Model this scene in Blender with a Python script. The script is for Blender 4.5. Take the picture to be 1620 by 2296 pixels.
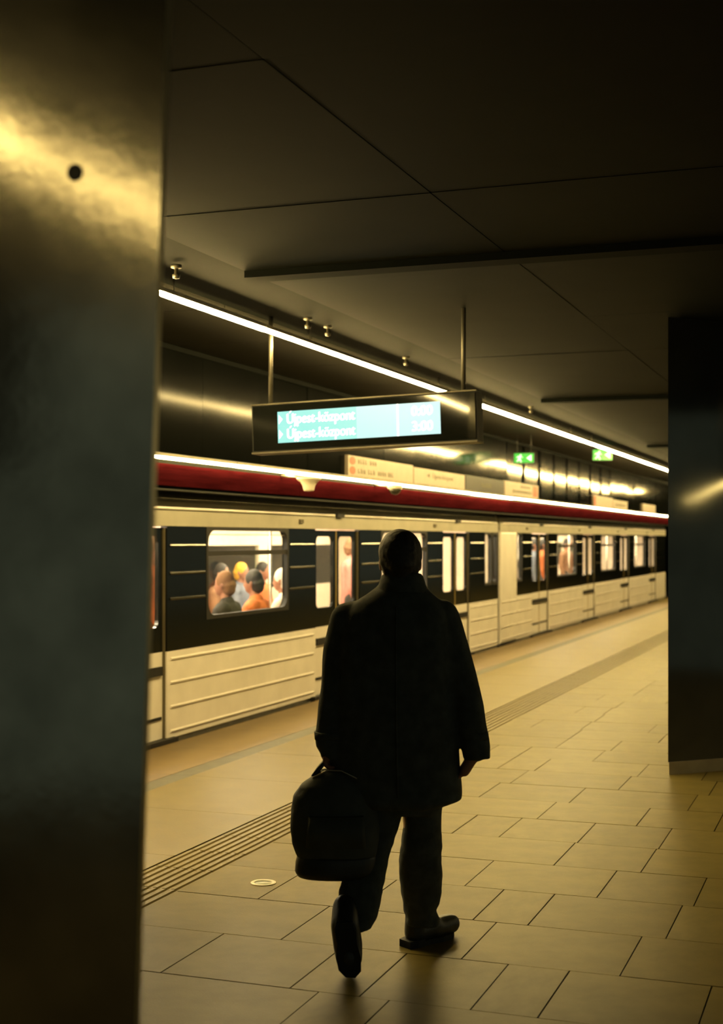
import bpy, bmesh, math, random
from mathutils import Vector, Matrix, noise
random.seed(7)
for o in list(bpy.data.objects): bpy.data.objects.remove(o)
S = bpy.context.scene
COL = S.collection
# ------------------------------------------------------------------ camera
F = 3100.0; H = 1.70; HZ = 1210.0
TH = math.atan2(1130.0, 3100.0); SN, CS = math.sin(TH), math.cos(TH)
cam = bpy.data.cameras.new('camera'); camo = bpy.data.objects.new('camera', cam); COL.objects.link(camo)
cam.sensor_fit = 'VERTICAL'; cam.sensor_height = 36.0; cam.sensor_width = 36.0
cam.lens = 36.0 * F / 2296.0
cam.shift_y = (HZ - 1148.0) / 2296.0
cam.clip_start = 0.05; cam.clip_end = 300
camo.location = (0, 0, H); camo.rotation_euler = (math.pi / 2, 0, TH)
cam.dof.use_dof = True; cam.dof.focus_distance = 6.6; cam.dof.aperture_fstop = 2.6
S.camera = camo
# ------------------------------------------------------------------ world, exposure
W = bpy.data.worlds.new('world'); S.world = W; W.use_nodes = True
W.node_tree.nodes['Background'].inputs[0].default_value = (0.86, 1.0, 0.74, 1)
W.node_tree.nodes['Background'].inputs[1].default_value = 0.11
S.view_settings.view_transform = 'Standard'; S.view_settings.look = 'None'
S.view_settings.exposure = 0.0; S.view_settings.gamma = 1.0; S.view_settings.use_curve_mapping = False
LED_COL = (1.0, 0.715, 0.26)
LED_UP, LED_LOW, LED_REAR, LED_SIDE = 240.0, 130.0, 23.0, 18.0
CAR_LIGHT = 62.0

def px(u, v, d):
    """world point seen at photograph pixel (u, v) at distance d ahead"""
    r = (u - 810.0) / F * d
    return Vector((r * CS - d * SN, r * SN + d * CS, H - (v - HZ) / F * d))

# ------------------------------------------------------------------ materials
MATS = {}
def mat(name, col, rough=0.5, metal=0.0, var=0.12, scale=8.0, bump=0.0, bscale=60.0, spec=0.5, rnd=0.0, emit=None, estr=0.0,
        aniso=0.0, coat=0.0):
    if name in MATS: return MATS[name]
    m = bpy.data.materials.new(name); m.use_nodes = True
    nt = m.node_tree; N = nt.nodes; L = nt.links
    b = N['Principled BSDF']
    b.inputs['Roughness'].default_value = rough; b.inputs['Metallic'].default_value = metal
    b.inputs['Specular IOR Level'].default_value = spec
    b.inputs['Anisotropic'].default_value = aniso
    b.inputs['Coat Weight'].default_value = coat
    tc = N.new('ShaderNodeTexCoord')
    nz = N.new('ShaderNodeTexNoise'); nz.inputs['Scale'].default_value = scale; nz.inputs['Detail'].default_value = 5
    L.new(tc.outputs['Object'], nz.inputs['Vector'])
    mr = N.new('ShaderNodeMapRange'); mr.inputs['From Min'].default_value = 0.3; mr.inputs['From Max'].default_value = 0.7
    mr.inputs['To Min'].default_value = 1 - var; mr.inputs['To Max'].default_value = 1 + var
    L.new(nz.outputs['Fac'], mr.inputs['Value'])
    fac = mr.outputs['Result']
    if rnd:
        oi = N.new('ShaderNodeObjectInfo')
        m2 = N.new('ShaderNodeMapRange'); m2.inputs['To Min'].default_value = 1 - rnd; m2.inputs['To Max'].default_value = 1 + rnd
        L.new(oi.outputs['Random'], m2.inputs['Value'])
        mu = N.new('ShaderNodeMath'); mu.operation = 'MULTIPLY'
        L.new(fac, mu.inputs[0]); L.new(m2.outputs['Result'], mu.inputs[1]); fac = mu.outputs[0]
    vm = N.new('ShaderNodeVectorMath'); vm.operation = 'SCALE'; vm.inputs[0].default_value = col[:3]
    L.new(fac, vm.inputs['Scale']); L.new(vm.outputs[0], b.inputs['Base Color'])
    if bump:
        n2 = N.new('ShaderNodeTexNoise'); n2.inputs['Scale'].default_value = bscale; n2.inputs['Detail'].default_value = 4
        L.new(tc.outputs['Object'], n2.inputs['Vector'])
        bp = N.new('ShaderNodeBump'); bp.inputs['Strength'].default_value = bump; bp.inputs['Distance'].default_value = 0.01
        L.new(n2.outputs['Fac'], bp.inputs['Height']); L.new(bp.outputs[0], b.inputs['Normal'])
    if emit:
        b.inputs['Emission Color'].default_value = (*emit, 1); b.inputs['Emission Strength'].default_value = estr
    MATS[name] = m
    return m

def glass(name, tint=(0.9, 0.95, 0.9), refl=0.12):
    m = bpy.data.materials.new(name); m.use_nodes = True
    nt = m.node_tree; N = nt.nodes; L = nt.links
    N.remove(N['Principled BSDF'])
    t = N.new('ShaderNodeBsdfTransparent'); t.inputs[0].default_value = (*tint, 1)
    g = N.new('ShaderNodeBsdfGlossy'); g.inputs['Roughness'].default_value = 0.05
    nz = N.new('ShaderNodeTexNoise'); nz.inputs['Scale'].default_value = 3
    mr = N.new('ShaderNodeMapRange'); mr.inputs['To Min'].default_value = refl * .3; mr.inputs['To Max'].default_value = refl
    L.new(nz.outputs['Fac'], mr.inputs['Value'])
    mx = N.new('ShaderNodeMixShader'); L.new(mr.outputs[0], mx.inputs[0]); L.new(t.outputs[0], mx.inputs[1]); L.new(g.outputs[0], mx.inputs[2])
    L.new(mx.outputs[0], N['Material Output'].inputs[0])
    MATS[name] = m
    return m

m_stone = mat('platform_stone', (0.150, 0.120, 0.034), 0.37, var=0.12, scale=5, bump=0.10, bscale=90, rnd=0.09, spec=0.06)
m_edge = mat('edge_stone', (0.150, 0.116, 0.036), 0.42, var=0.08, scale=4, bump=0.1, bscale=80, rnd=0.04, spec=0.15)
m_edge2 = mat('brown_edge_stone', (0.140, 0.092, 0.030), 0.5, var=0.12, scale=4, bump=0.1, rnd=0.05)  # browner tone for the slabs along the platform edge
m_joint = mat('joint_grout', (0.075, 0.06, 0.024), 0.8, var=0.2)
m_line = mat('dark_edge_line', (0.075, 0.068, 0.032), 0.6, var=0.2)
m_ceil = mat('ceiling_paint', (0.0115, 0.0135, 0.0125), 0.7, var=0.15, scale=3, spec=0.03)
m_channel = mat('dark_channel', (0.004, 0.005, 0.004), 0.8, spec=0.03)
m_soffit = mat('soffit_panel', (0.016, 0.0155, 0.012), 0.6, var=0.12, spec=0.05)  # lighter than the ceiling: strip light's glow put into the colour
m_fascia = mat('fascia_metal', (0.003, 0.0035, 0.003), 0.115, metal=0.0, var=0.2, scale=2.5, bump=0.012, bscale=4, spec=0.07)
m_fascia_dull = mat('fascia_dull_streak', (0.003, 0.0035, 0.003), 0.13, var=0.2, scale=2.5, bump=0.012, bscale=4, spec=0.02)  # reflection weakened to dull the strip light's streak on the nearer panels
m_red = mat('red_band', (0.017, 0.0018, 0.0026), 0.8, var=0.35, scale=9, spec=0.0)
m_black = mat('black_metal', (0.018, 0.020, 0.017), 0.5, var=0.2, spec=0.3)
m_steel = mat('stained_steel', (0.26, 0.25, 0.20), 0.14, metal=1.0, var=0.28, scale=5, bump=0.03, bscale=25)
m_steel_edge = mat('steel_edge', (0.42, 0.39, 0.27), 0.4, metal=1.0, var=0.2, scale=6)
m_dark_clad = mat('dark_cladding', (0.10, 0.10, 0.085), 0.085, metal=0.9, var=0.15, scale=3, bump=0.006, bscale=8)
m_plinth = mat('plinth_stone', (0.36, 0.31, 0.2), 0.5, var=0.12)
m_led = mat('led_diffuser', (0.9, 0.85, 0.7), 0.4, emit=LED_COL, estr=LED_UP)
m_led2 = mat('led_diffuser_low', (0.9, 0.85, 0.7), 0.4, emit=LED_COL, estr=LED_LOW)
m_led3 = mat('led_diffuser_rear', (0.9, 0.85, 0.7), 0.4, emit=LED_COL, estr=LED_REAR)
m_led4 = mat('led_diffuser_side', (0.9, 0.85, 0.7), 0.4, emit=LED_COL, estr=LED_SIDE)
m_alu = mat('aluminium', (0.45, 0.42, 0.34), 0.4, metal=0.9, var=0.1)
m_dalu = mat('dull_aluminium', (0.14, 0.13, 0.10), 0.5, metal=0.8, var=0.15)
m_cream = mat('train_cream_paint', (0.90, 0.86, 0.80), 0.28, var=0.06, scale=3, spec=0.5)
m_tdark = mat('train_black_paint', (0.004, 0.005, 0.004), 0.16, var=0.15, scale=4, spec=0.4)
m_cornice = mat('cornice_grey_cream', (0.38, 0.365, 0.29), 0.45, var=0.1, scale=3)
m_roof = mat('shaded_roof', (0.020, 0.021, 0.017), 0.7, var=0.2, spec=0.1)  # pale roof darkened to stand for the shade behind the fascia
m_rubber = mat('black_rubber', (0.008, 0.008, 0.007), 0.6)
m_groove = mat('door_gap_brown', (0.10, 0.085, 0.045), 0.6)
m_seal = mat('lit_door_seal', (0.30, 0.22, 0.06), 0.5)  # olive-yellow stands for car light seen between the door leaves
m_pane = glass('window_glass')
m_inwall = mat('interior_cream_wall', (0.72, 0.60, 0.46), 0.5, var=0.06)
m_infloor = mat('interior_floor', (0.16, 0.12, 0.09), 0.6)
m_carlamp = mat('car_lamp', (0.9, 0.9, 0.85), 0.4, emit=(1.0, 0.77, 0.55), estr=CAR_LIGHT)
m_seat = mat('seat_vinyl', (0.22, 0.09, 0.05), 0.5)
m_chrome = mat('chrome_rail', (0.6, 0.58, 0.5), 0.25, metal=1.0)
m_tunnel = mat('tunnel_concrete', (0.03, 0.03, 0.025), 0.9, var=0.3)
m_ballast = mat('track_bed', (0.02, 0.02, 0.017), 0.9, var=0.3)
m_sign = mat('cream_sign', (0.36, 0.31, 0.25), 0.5, var=0.05)
m_ink = mat('sign_ink', (0.10, 0.10, 0.065), 0.6)
m_signred = mat('sign_red', (0.50, 0.10, 0.05), 0.5, var=0.2)
m_dkbox = mat('dark_panel', (0.012, 0.013, 0.011), 0.5)
m_gloss = mat('display_glass_black', (0.006, 0.007, 0.006), 0.05, var=0.1, spec=0.3)
m_screen = mat('screen_cyan', (0.02, 0.03, 0.03), 0.3, emit=(0.29, 0.78, 0.72), estr=1.12)
m_screen2 = mat('screen_pale_cyan', (0.02, 0.03, 0.03), 0.3, emit=(0.47, 0.80, 0.80), estr=1.15)
m_white = mat('screen_white_text', (0.1, 0.1, 0.1), 0.4, emit=(1.0, 1.0, 0.90), estr=1.8)
m_green = mat('exit_green', (0.02, 0.1, 0.02), 0.4, emit=(0.05, 0.62, 0.06), estr=1.0)
m_greend = mat('exit_green_dim', (0.02, 0.06, 0.02), 0.4, emit=(0.03, 0.22, 0.03), estr=0.5)
m_exitw = mat('exit_white', (0.1, 0.1, 0.1), 0.4, emit=(0.75, 1.0, 0.62), estr=2.2)
m_exitwd = mat('exit_white_dim', (0.1, 0.1, 0.1), 0.4, emit=(0.45, 0.75, 0.35), estr=0.75)
m_whiteplas = mat('white_plastic', (0.72, 0.68, 0.55), 0.45, var=0.05)
m_smoke = mat('smoked_dome', (0.03, 0.028, 0.02), 0.12)
m_skin = mat('skin', (0.36, 0.17, 0.105), 0.5, var=0.1, scale=20)
m_hair = mat('dark_hair', (0.030, 0.026, 0.020), 0.6, var=0.3, scale=60, bump=0.3, bscale=220)
m_coat = mat('black_wool_coat', (0.075, 0.085, 0.075), 0.85, var=0.25, scale=20, bump=0.25, bscale=300, spec=0.2)
m_trouser = mat('dark_trousers', (0.075, 0.085, 0.075), 0.85, var=0.25, scale=20, bump=0.15, bscale=250, spec=0.2)
m_leather = mat('black_leather', (0.028, 0.031, 0.027), 0.42, var=0.2, bump=0.1, bscale=120)
m_sole = mat('black_sole', (0.009, 0.010, 0.009), 0.7)
m_bag = mat('black_nylon_bag', (0.075, 0.085, 0.075), 0.7, var=0.2, bump=0.15, bscale=260, spec=0.3)
m_ring = mat('steel_ring', (0.78, 0.72, 0.55), 0.35, var=0.08)
m_ringc = mat('ring_glass', (0.20, 0.22, 0.13), 0.25)

# ------------------------------------------------------------------ mesh helpers
class MB:
    def __init__(s): s.v = []; s.f = []; s.m = []; s.sm = []
    def add(s, vs, fs, mi=0, smooth=False):
        o = len(s.v); s.v += [tuple(v) for v in vs]
        for f in fs: s.f.append([i + o for i in f]); s.m.append(mi); s.sm.append(smooth)
        return s
    def box(s, x0, x1, y0, y1, z0, z1, mi=0):
        vs = [(x, y, z) for z in (z0, z1) for y in (y0, y1) for x in (x0, x1)]
        return s.add(vs, [(0, 2, 3, 1), (4, 5, 7, 6), (0, 1, 5, 4), (2, 6, 7, 3), (0, 4, 6, 2), (1, 3, 7, 5)], mi)
    def prism(s, poly, axis, a, b, mi=0, smooth=False):
        """extrude polygon (list of 2-tuples, other two axes in order) along axis from a to b"""
        n = len(poly)
        def P(p, t):
            q = list(p); q.insert(axis, t); return q
        vs = [P(p, a) for p in poly] + [P(p, b) for p in poly]
        fs = [list(range(n))[::-1], list(range(n, 2 * n))]
        s.add(vs, fs, mi)
        o = len(s.v) - 2 * n
        for i in range(n):
            j = (i + 1) % n
            s.f.append([o + i, o + j, o + n + j, o + n + i]); s.m.append(mi); s.sm.append(smooth)
        return s
    def rings(s, rings, mi=0, smooth=True, cap=True):
        n = len(rings[0]); o = len(s.v)
        for r in rings: s.v += [tuple(p) for p in r]
        for k in range(len(rings) - 1):
            for i in range(n):
                j = (i + 1) % n
                s.f.append([o + k * n + i, o + k * n + j, o + (k + 1) * n + j, o + (k + 1) * n + i]); s.m.append(mi); s.sm.append(smooth)
        if cap:
            s.f.append([o + i for i in range(n)][::-1]); s.m.append(mi); s.sm.append(False)
            e = o + (len(rings) - 1) * n
            s.f.append([e + i for i in range(n)]); s.m.append(mi); s.sm.append(False)
        return s
    def tube(s, pts, rad, n=10, mi=0, flat=1.0):
        pts = [Vector(p) for p in pts]
        if not hasattr(rad, '__len__'): rad = [rad] * len(pts)
        up = Vector((0.13, 0.21, 0.97)); rs = []
        for i, p in enumerate(pts):
            t = (pts[min(i + 1, len(pts) - 1)] - pts[max(i - 1, 0)]).normalized()
            a = t.cross(up)
            if a.length < 0.2: a = t.cross(Vector((1, 0, 0)))
            a.normalize(); b = t.cross(a)
            rs.append([p + a * rad[i] * math.cos(k * 2 * math.pi / n) + b * rad[i] * flat * math.sin(k * 2 * math.pi / n) for k in range(n)])
        return s.rings(rs, mi)
    def lathe(s, prof, c, n=20, mi=0):
        c = Vector(c)
        return s.rings([[c + Vector((r * math.cos(k * 2 * math.pi / n), r * math.sin(k * 2 * math.pi / n), z)) for k in range(n)] for r, z in prof], mi)
    def ball(s, c, rx, ry, rz, R=None, n=14, mi=0):
        c = Vector(c); rs = []
        for i in range(1, n):
            a = math.pi * i / n
            ring = []
            for k in range(n):
                b = 2 * math.pi * k / n
                q = Vector((rx * math.sin(a) * math.cos(b), ry * math.sin(a) * math.sin(b), -rz * math.cos(a)))
                if R: q = R @ q
                ring.append(c + q)
            rs.append(ring)
        return s.rings(rs, mi)
    def cap(s, p0, r0, p1, r1, n=12, mi=0):
        """tapered capsule"""
        p0, p1 = Vector(p0), Vector(p1); t = (p1 - p0)
        if t.length < 1e-6: return s.ball(p0, r0, r0, r0)
        t.normalize(); a = t.orthogonal().normalized(); b = t.cross(a); rs = []
        for k in (-80, -45, -20, 0): rs.append((p0 + t * r0 * math.sin(math.radians(k)), r0 * math.cos(math.radians(k))))
        for k in (0, 20, 45, 80): rs.append((p1 + t * r1 * math.sin(math.radians(k)), r1 * math.cos(math.radians(k))))
        return s.rings([[p + a * r * math.cos(k * 2 * math.pi / n) + b * r * math.sin(k * 2 * math.pi / n) for k in range(n)] for p, r in rs], mi)
    def chain(s, pts, n=12):
        for (p, r), (q, t) in zip(pts[:-1], pts[1:]): s.cap(p, r, q, t, n)
        return s
    def mesh(s, name, origin=(0, 0, 0)):
        me = bpy.data.meshes.new(name); ox, oy, oz = origin
        me.from_pydata([(x - ox, y - oy, z - oz) for x, y, z in s.v], [], s.f)
        me.polygons.foreach_set('material_index', s.m); me.polygons.foreach_set('use_smooth', s.sm)
        me.update(); return me
    def build(s, name, mats, parent=None, origin=None, bevel=0):
        origin = origin if origin is not None else (root_world(parent) if parent else (0, 0, 0))
        me = s.mesh(name, origin)
        if bevel: me = bevelled(me, bevel)
        return link(name, me, mats, parent, origin)

def root_world(o):
    p = Vector((0, 0, 0))
    while o: p = p + o.location; o = o.parent
    return p
def link(name, me, mats, parent=None, origin=(0, 0, 0)):
    o = bpy.data.objects.new(name, me); COL.objects.link(o)
    if not isinstance(mats, (list, tuple)): mats = [mats]
    if not me.materials:
        for m in mats: me.materials.append(m)
    if parent: o.parent = parent; o.location = Vector(origin) - root_world(parent)
    else: o.location = origin
    return o
def bevelled(me, w):
    bm = bmesh.new(); bm.from_mesh(me)
    bmesh.ops.bevel(bm, geom=bm.edges[:], offset=w, segments=1, affect='EDGES', profile=0.5)
    bm.to_mesh(me); bm.free(); return me
def remeshed(mb, voxel, name, origin=(0, 0, 0), smooth=6, disp=None, cut=None):
    """one continuous skin over overlapping volumes"""
    me = mb.mesh(name + '_src', origin); o = bpy.data.objects.new('tmp', me); COL.objects.link(o)
    r = o.modifiers.new('r', 'REMESH'); r.mode = 'VOXEL'; r.voxel_size = voxel; r.use_smooth_shade = True
    if smooth:
        k = o.modifiers.new('s', 'SMOOTH'); k.factor = 0.5; k.iterations = smooth
    dg = bpy.context.evaluated_depsgraph_get(); dg.update()
    out = bpy.data.meshes.new_from_object(o.evaluated_get(dg)); out.name = name
    bpy.data.objects.remove(o); bpy.data.meshes.remove(me)
    out.materials.clear()
    if disp:
        nrm = [v.normal.copy() for v in out.vertices]
        for v, n in zip(out.vertices, nrm): v.co = v.co + n * disp(v.co)
    out.polygons.foreach_set('use_smooth', [True] * len(out.polygons)); out.update()
    return out
def tag(o, label=None, cat=None, group=None, kind=None):
    if label: o['label'] = label
    if cat: o['category'] = cat
    if group: o['group'] = group
    if kind: o['kind'] = kind
    return o
def empty(name, loc, label=None, cat=None, group=None, kind=None):
    o = bpy.data.objects.new(name, None); COL.objects.link(o); o.location = loc; o.empty_display_size = 0.1
    return tag(o, label, cat, group, kind)
def shared(name, me, parent, loc, scale=(1, 1, 1), rot=(0, 0, 0)):
    o = bpy.data.objects.new(name, me); COL.objects.link(o); o.parent = parent
    o.location = loc; o.scale = scale; o.rotation_euler = rot; return o
def copy_tree(o, parent=None):
    c = o.copy(); COL.objects.link(c); c.parent = parent
    for ch in o.children: copy_tree(ch, c)
    return c
def unit_box(name, m, bev=0.02):
    me = MB().box(-.5, .5, -.5, .5, -.5, .5).mesh(name)
    if bev: me = bevelled(me, bev)
    me.materials.append(m); return me
def text_mesh(s, size, name='text'):
    cu = bpy.data.curves.new(name, 'FONT'); cu.body = s; cu.size = size; cu.extrude = 0.0008
    o = bpy.data.objects.new('t', cu); COL.objects.link(o)
    dg = bpy.context.evaluated_depsgraph_get(); dg.update()
    me = bpy.data.meshes.new_from_object(o.evaluated_get(dg)); me.name = name
    bpy.data.objects.remove(o); me.materials.clear(); return me
def rrect(y0, y1, z0, z1, r, n=5):
    pts = []
    for cy, cz, a0 in ((y1 - r, z0 + r, -90), (y1 - r, z1 - r, 0), (y0 + r, z1 - r, 90), (y0 + r, z0 + r, 180)):
        for k in range(n + 1):
            a = math.radians(a0 + 90 * k / n); pts.append((cy + r * math.cos(a), cz + r * math.sin(a)))
    return pts
def frame_mb(mb, x0, x1, y0, y1, z0, z1, iy0, iy1, iz0, iz1, r, mi=0, n=5):
    """wall piece y0..y1, z0..z1 with a rounded opening, between planes x0 < x1"""
    inner = rrect(iy0, iy1, iz0, iz1, r, n)
    outer = []
    for k, (y, z) in enumerate(inner):   # matching outer rectangle points
        seg = k // (n + 1); j = k % (n + 1)
        if seg == 0: p = (y, z0) if j < n / 2 else (y1, z)
        elif seg == 1: p = (y1, z) if j < n / 2 else (y, z1)
        elif seg == 2: p = (y, z1) if j < n / 2 else (y0, z)
        else: p = (y0, z) if j < n / 2 else (y, z0)
        outer.append(p)
    # push exact corners in
    c = len(inner); vs = []
    for X in (x1, x0):
        vs += [(X, y, z) for y, z in inner] + [(X, y, z) for y, z in outer]
    vs += [(X, y, z) for X in (x1, x0) for y, z in ((y1, z0), (y1, z1), (y0, z1), (y0, z0))]
    fs = []
    for i in range(c):
        j = (i + 1) % c
        fs.append((i, j, c + j, c + i)); fs.append((2 * c + i, 3 * c + i, 3 * c + j, 2 * c + j))
        fs.append((i, 2 * c + i, 2 * c + j, j))
    h = (n + 1) // 2
    for q in range(4):   # corner triangles
        a = q * (n + 1) + h - 1; b = a + 1
        fs.append((c + a, c + b, 4 * c + q)); fs.append((3 * c + b, 3 * c + a, 4 * c + 4 + q))
    for q in range(4):
        a, b = 4 * c + q, 4 * c + (q + 1) % 4
        fs.append((a, b, b + 4, a + 4))
    return mb.add(vs, fs, mi)

# ================================================================== SETTING
# ---- floor
floor = MB().box(-5.45, 7.0, -4.0, 60.0, -0.35, -0.012).build('floor', m_joint)
tag(floor, 'pale stone slab platform floor with dark joints', kind='structure')
tile_me = unit_box('tile', m_stone, 0.004)
edge_me = unit_box('edge_slab', m_edge, 0.004); edge2_me = unit_box('brown_slab', m_edge2, 0.004)
ROW = 0.5735; Y0 = 4.83 - 3 * ROW
fixed = {3: [-2.60, -2.05, -1.77, -1.343, -1.096, -.55], 4: [-2.335, -1.54, -.9], 5: [-2.7, -2.2, -1.65, -1.40, -.8], 6: [-2.45, -1.85, -1.2]}
parts = []; rest = []
for k in range(0, 96):
    ya = Y0 + k * ROW
    x = -3.13; xs = [x]
    if k in fixed: xs += fixed[k]; x = xs[-1]
    while x < 6.9:
        x += random.choice((0.28, 0.45, 0.45, 0.6, 0.75, 0.8)); xs.append(min(x, 7.0))
    for a, b in zip(xs[:-1], xs[1:]):
        if b - a < 0.05: continue
        (parts if (len(parts) < 296 and a < 0.15 + 0.0 * ya) else rest).append((a, b, ya, ya + ROW))
J = 0.003
for a, b, c, d in parts:
    shared('tile', tile_me, floor, ((a + b) / 2, (c + d) / 2, -0.012 + random.uniform(-.0008, .0008)), (b - a - 2 * J, d - c - 2 * J, 0.024))
mb = MB()
for a, b, c, d in rest: mb.box(a + J, b - J, c + J, d - J, -0.02, 0)
tag(mb.build('far_tiles', m_stone, floor), kind='stuff')
# edge zone between tactile strip and platform edge
for k in range(0, 30):
    ya = 3.2 + k * 1.147
    shared('edge_slab', edge_me, floor, (-4.025, ya + .5735, -0.012), (1.065, 1.143, 0.024))
    shared('brown_edge_slab', edge2_me, floor, (-5.085, ya + .5735, -0.012), (0.725, 1.143, 0.024))
MB().box(-4.72, -4.56, -4, 60, -.02, -0.001).build('dark_edge_line', m_line, floor)
mb = MB().box(-4.6, -3.49, 37.7, 60, -.02, 0).box(-5.45, -4.68, 37.7, 60, -.02, 0); tag(mb.build('far_edge_slabs', m_edge, floor), kind='stuff')
# tactile guidance strip
mb = MB().box(-0.178, 0.178, -0.198, 0.198, -0.02, -0.004)
for i in range(7):
    xc = -0.15 + i * 0.05
    mb.prism([(xc - .016, -.004), (xc + .016, -.004), (xc + .010, .003), (xc - .010, .003)], 1, -0.196, 0.196)
tac_me = mb.mesh('tactile_plate'); tac_me.materials.append(m_edge)
for k in range(110):
    shared('tactile_plate', tac_me, floor, (-3.31 + random.uniform(-.003, .003), 3.4 + k * 0.4, -0.0015))
# ---- track bed and tunnel wall behind the train
tag(MB().box(-9.6, -5.45, -4, 60, -1.4, -1.2).build('track_bed', m_ballast), 'dark track bed below the train', kind='structure')
tag(MB().box(-5.5, -5.45, -4, 60, -1.4, -.012).build('wall_platform_edge', m_tunnel), 'dark platform edge wall facing the track', kind='structure')
tag(MB().box(-9.9, -9.6, -4, 60, -1.4, 4.2).build('wall_tunnel', m_tunnel), 'dark concrete tunnel wall behind the train', kind='structure')
tag(MB().box(-9.9, -5.35, -4, 60, 4.0, 4.2).build('ceiling_tunnel', m_tunnel), 'dark tunnel roof above the track', kind='structure')
tag(MB().box(-9.9, 7, 60, 60.3, -1.4, 4.2).build('wall_end', m_tunnel), 'dark end wall of the station', kind='structure')
# ---- ceiling
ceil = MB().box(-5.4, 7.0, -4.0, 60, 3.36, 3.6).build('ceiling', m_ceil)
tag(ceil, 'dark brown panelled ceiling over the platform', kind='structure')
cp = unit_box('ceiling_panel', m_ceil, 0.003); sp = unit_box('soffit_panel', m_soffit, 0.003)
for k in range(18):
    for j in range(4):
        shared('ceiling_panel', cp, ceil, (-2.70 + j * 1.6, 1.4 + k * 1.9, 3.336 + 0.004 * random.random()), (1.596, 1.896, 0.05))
for k in range(22):
    shared('soffit_panel', sp, ceil, (-4.775, 1.5 + k * 1.6, 3.336), (1.19, 1.585, 0.05))
mb = MB()
for yb in (7.55, 15.6, 23.8): mb.box(-3.5, 7, yb, yb + 0.16, 3.27, 3.312)
mb.build('cover_strip', m_channel, ceil)
MB().box(-4.18, -3.502, -4, 60, 3.33, 3.362).build('light_channel', m_channel, ceil)
MB().box(-5.4, -5.385, -4, 60, 3.27, 3.36).build('edge_trim', m_channel, ceil)
# ---- fascia over the platform edge
fas = MB().box(-5.475, -5.44, -4, 60, 2.135, 4.0).build('wall_fascia', m_channel)
tag(fas, 'dark metal clad fascia above the platform edge', kind='structure')
pan = unit_box('cladding_panel', m_fascia, 0.003); pan_m = unit_box('dull_streak_panel', m_fascia_dull, 0.003)
y = 1.2; k = 0
while y < 50:
    w = 1.2
    tz = random.uniform(-.4, .4) if y < 21 else (random.uniform(.7, 1.3) if y < 31 else random.uniform(-.6, .8))
    shared('cladding_panel', pan if y > 15.5 else pan_m, fas, (-5.408 + random.uniform(-.002, .002), y + w / 2, 2.85), (0.012, w - .003, 0.864),
           rot=(0, math.radians(random.uniform(-.2, .2) - (.1 if y < 15 else 0)), math.radians(tz)))
    y += w; k += 1
for k in range(12):
    shared('red_band_panel', unit_box('red_band', m_red, 0.003) if k == 0 else bpy.data.meshes['red_band'], fas, (-5.412, 1 + k * 4 + 2, 2.236), (0.016, 3.99, 0.18))
MB().box(-5.44, -5.335, -4, 60, 2.104, 2.116).build('bottom_lip', m_black, fas)  # shaped to jut out and shade the upper train cornice

# ---- left steel wall end (close to the camera)
def leftx(z): return -1.146 + (z - 1.835) * 0.0345
A0 = Vector((leftx(0), 2.1)); 
wl = MB(); zt = 3.31
vs = []
for z in (0.0, zt):
    x = leftx(z)
    vs += [(x, 2.1, z), (x - .003, 2.122, z), (x - 2.22, 5.85, z), (x - 2.34, 5.85, z), (x - 2.34, 2.1, z)]  # unseen rear depth added to block strip light from the near floor
wl.add(vs, [(4, 3, 2, 1, 0), (5, 6, 7, 8, 9), (1, 2, 7, 6), (2, 3, 8, 7), (3, 4, 9, 8), (4, 0, 5, 9)], 0)
wl.add([vs[0], vs[1], vs[6], vs[5]], [(0, 1, 2, 3)], 1)
wl = wl.build('wall_left', [m_steel, m_steel_edge]); tag(wl, 'stained steel clad wall end with a round bolt hole', kind='structure')
bc = px(168, 387, 2.1 / ((168 - 810) / F * SN + CS))
mb = MB()
n = 24
rs = []
for r, yy in ((0.0155, 2.0985), (0.0145, 2.0965), (0.012, 2.0965), (0.011, 2.099), (0.002, 2.099)):
    rs.append([(bc.x + r * math.cos(t * 2 * math.pi / n), yy, bc.z + r * math.sin(t * 2 * math.pi / n)) for t in range(n)])
mb.rings(rs); mb.build('bolt', m_black, wl)
# ---- right dark clad wall
A = px(1497, 1737, F * H / (1737 - HZ)); A = Vector((A.x, A.y))
dr = Vector((0.73, 0.683)).normalized(); B = A + dr * 3.6; C = Vector((A.x + .02, B.y))
wr = MB().prism([(A.x, A.y), (B.x, B.y), (C.x, C.y)], 2, 0.09, 3.31).build('wall_right', m_dark_clad)
tag(wr, 'dark glossy clad wall beside the walkway', kind='structure')
nrm = Vector((dr.y, -dr.x)); A2 = A + nrm * .012; B2 = B + nrm * .012
bb = MB().prism([(A2.x, A2.y), (B2.x, B2.y), (C.x, C.y)], 2, 0.0, 0.09).build('baseboard_right', m_plinth)
tag(bb, 'pale stone plinth under the dark wall', kind='structure')

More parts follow.
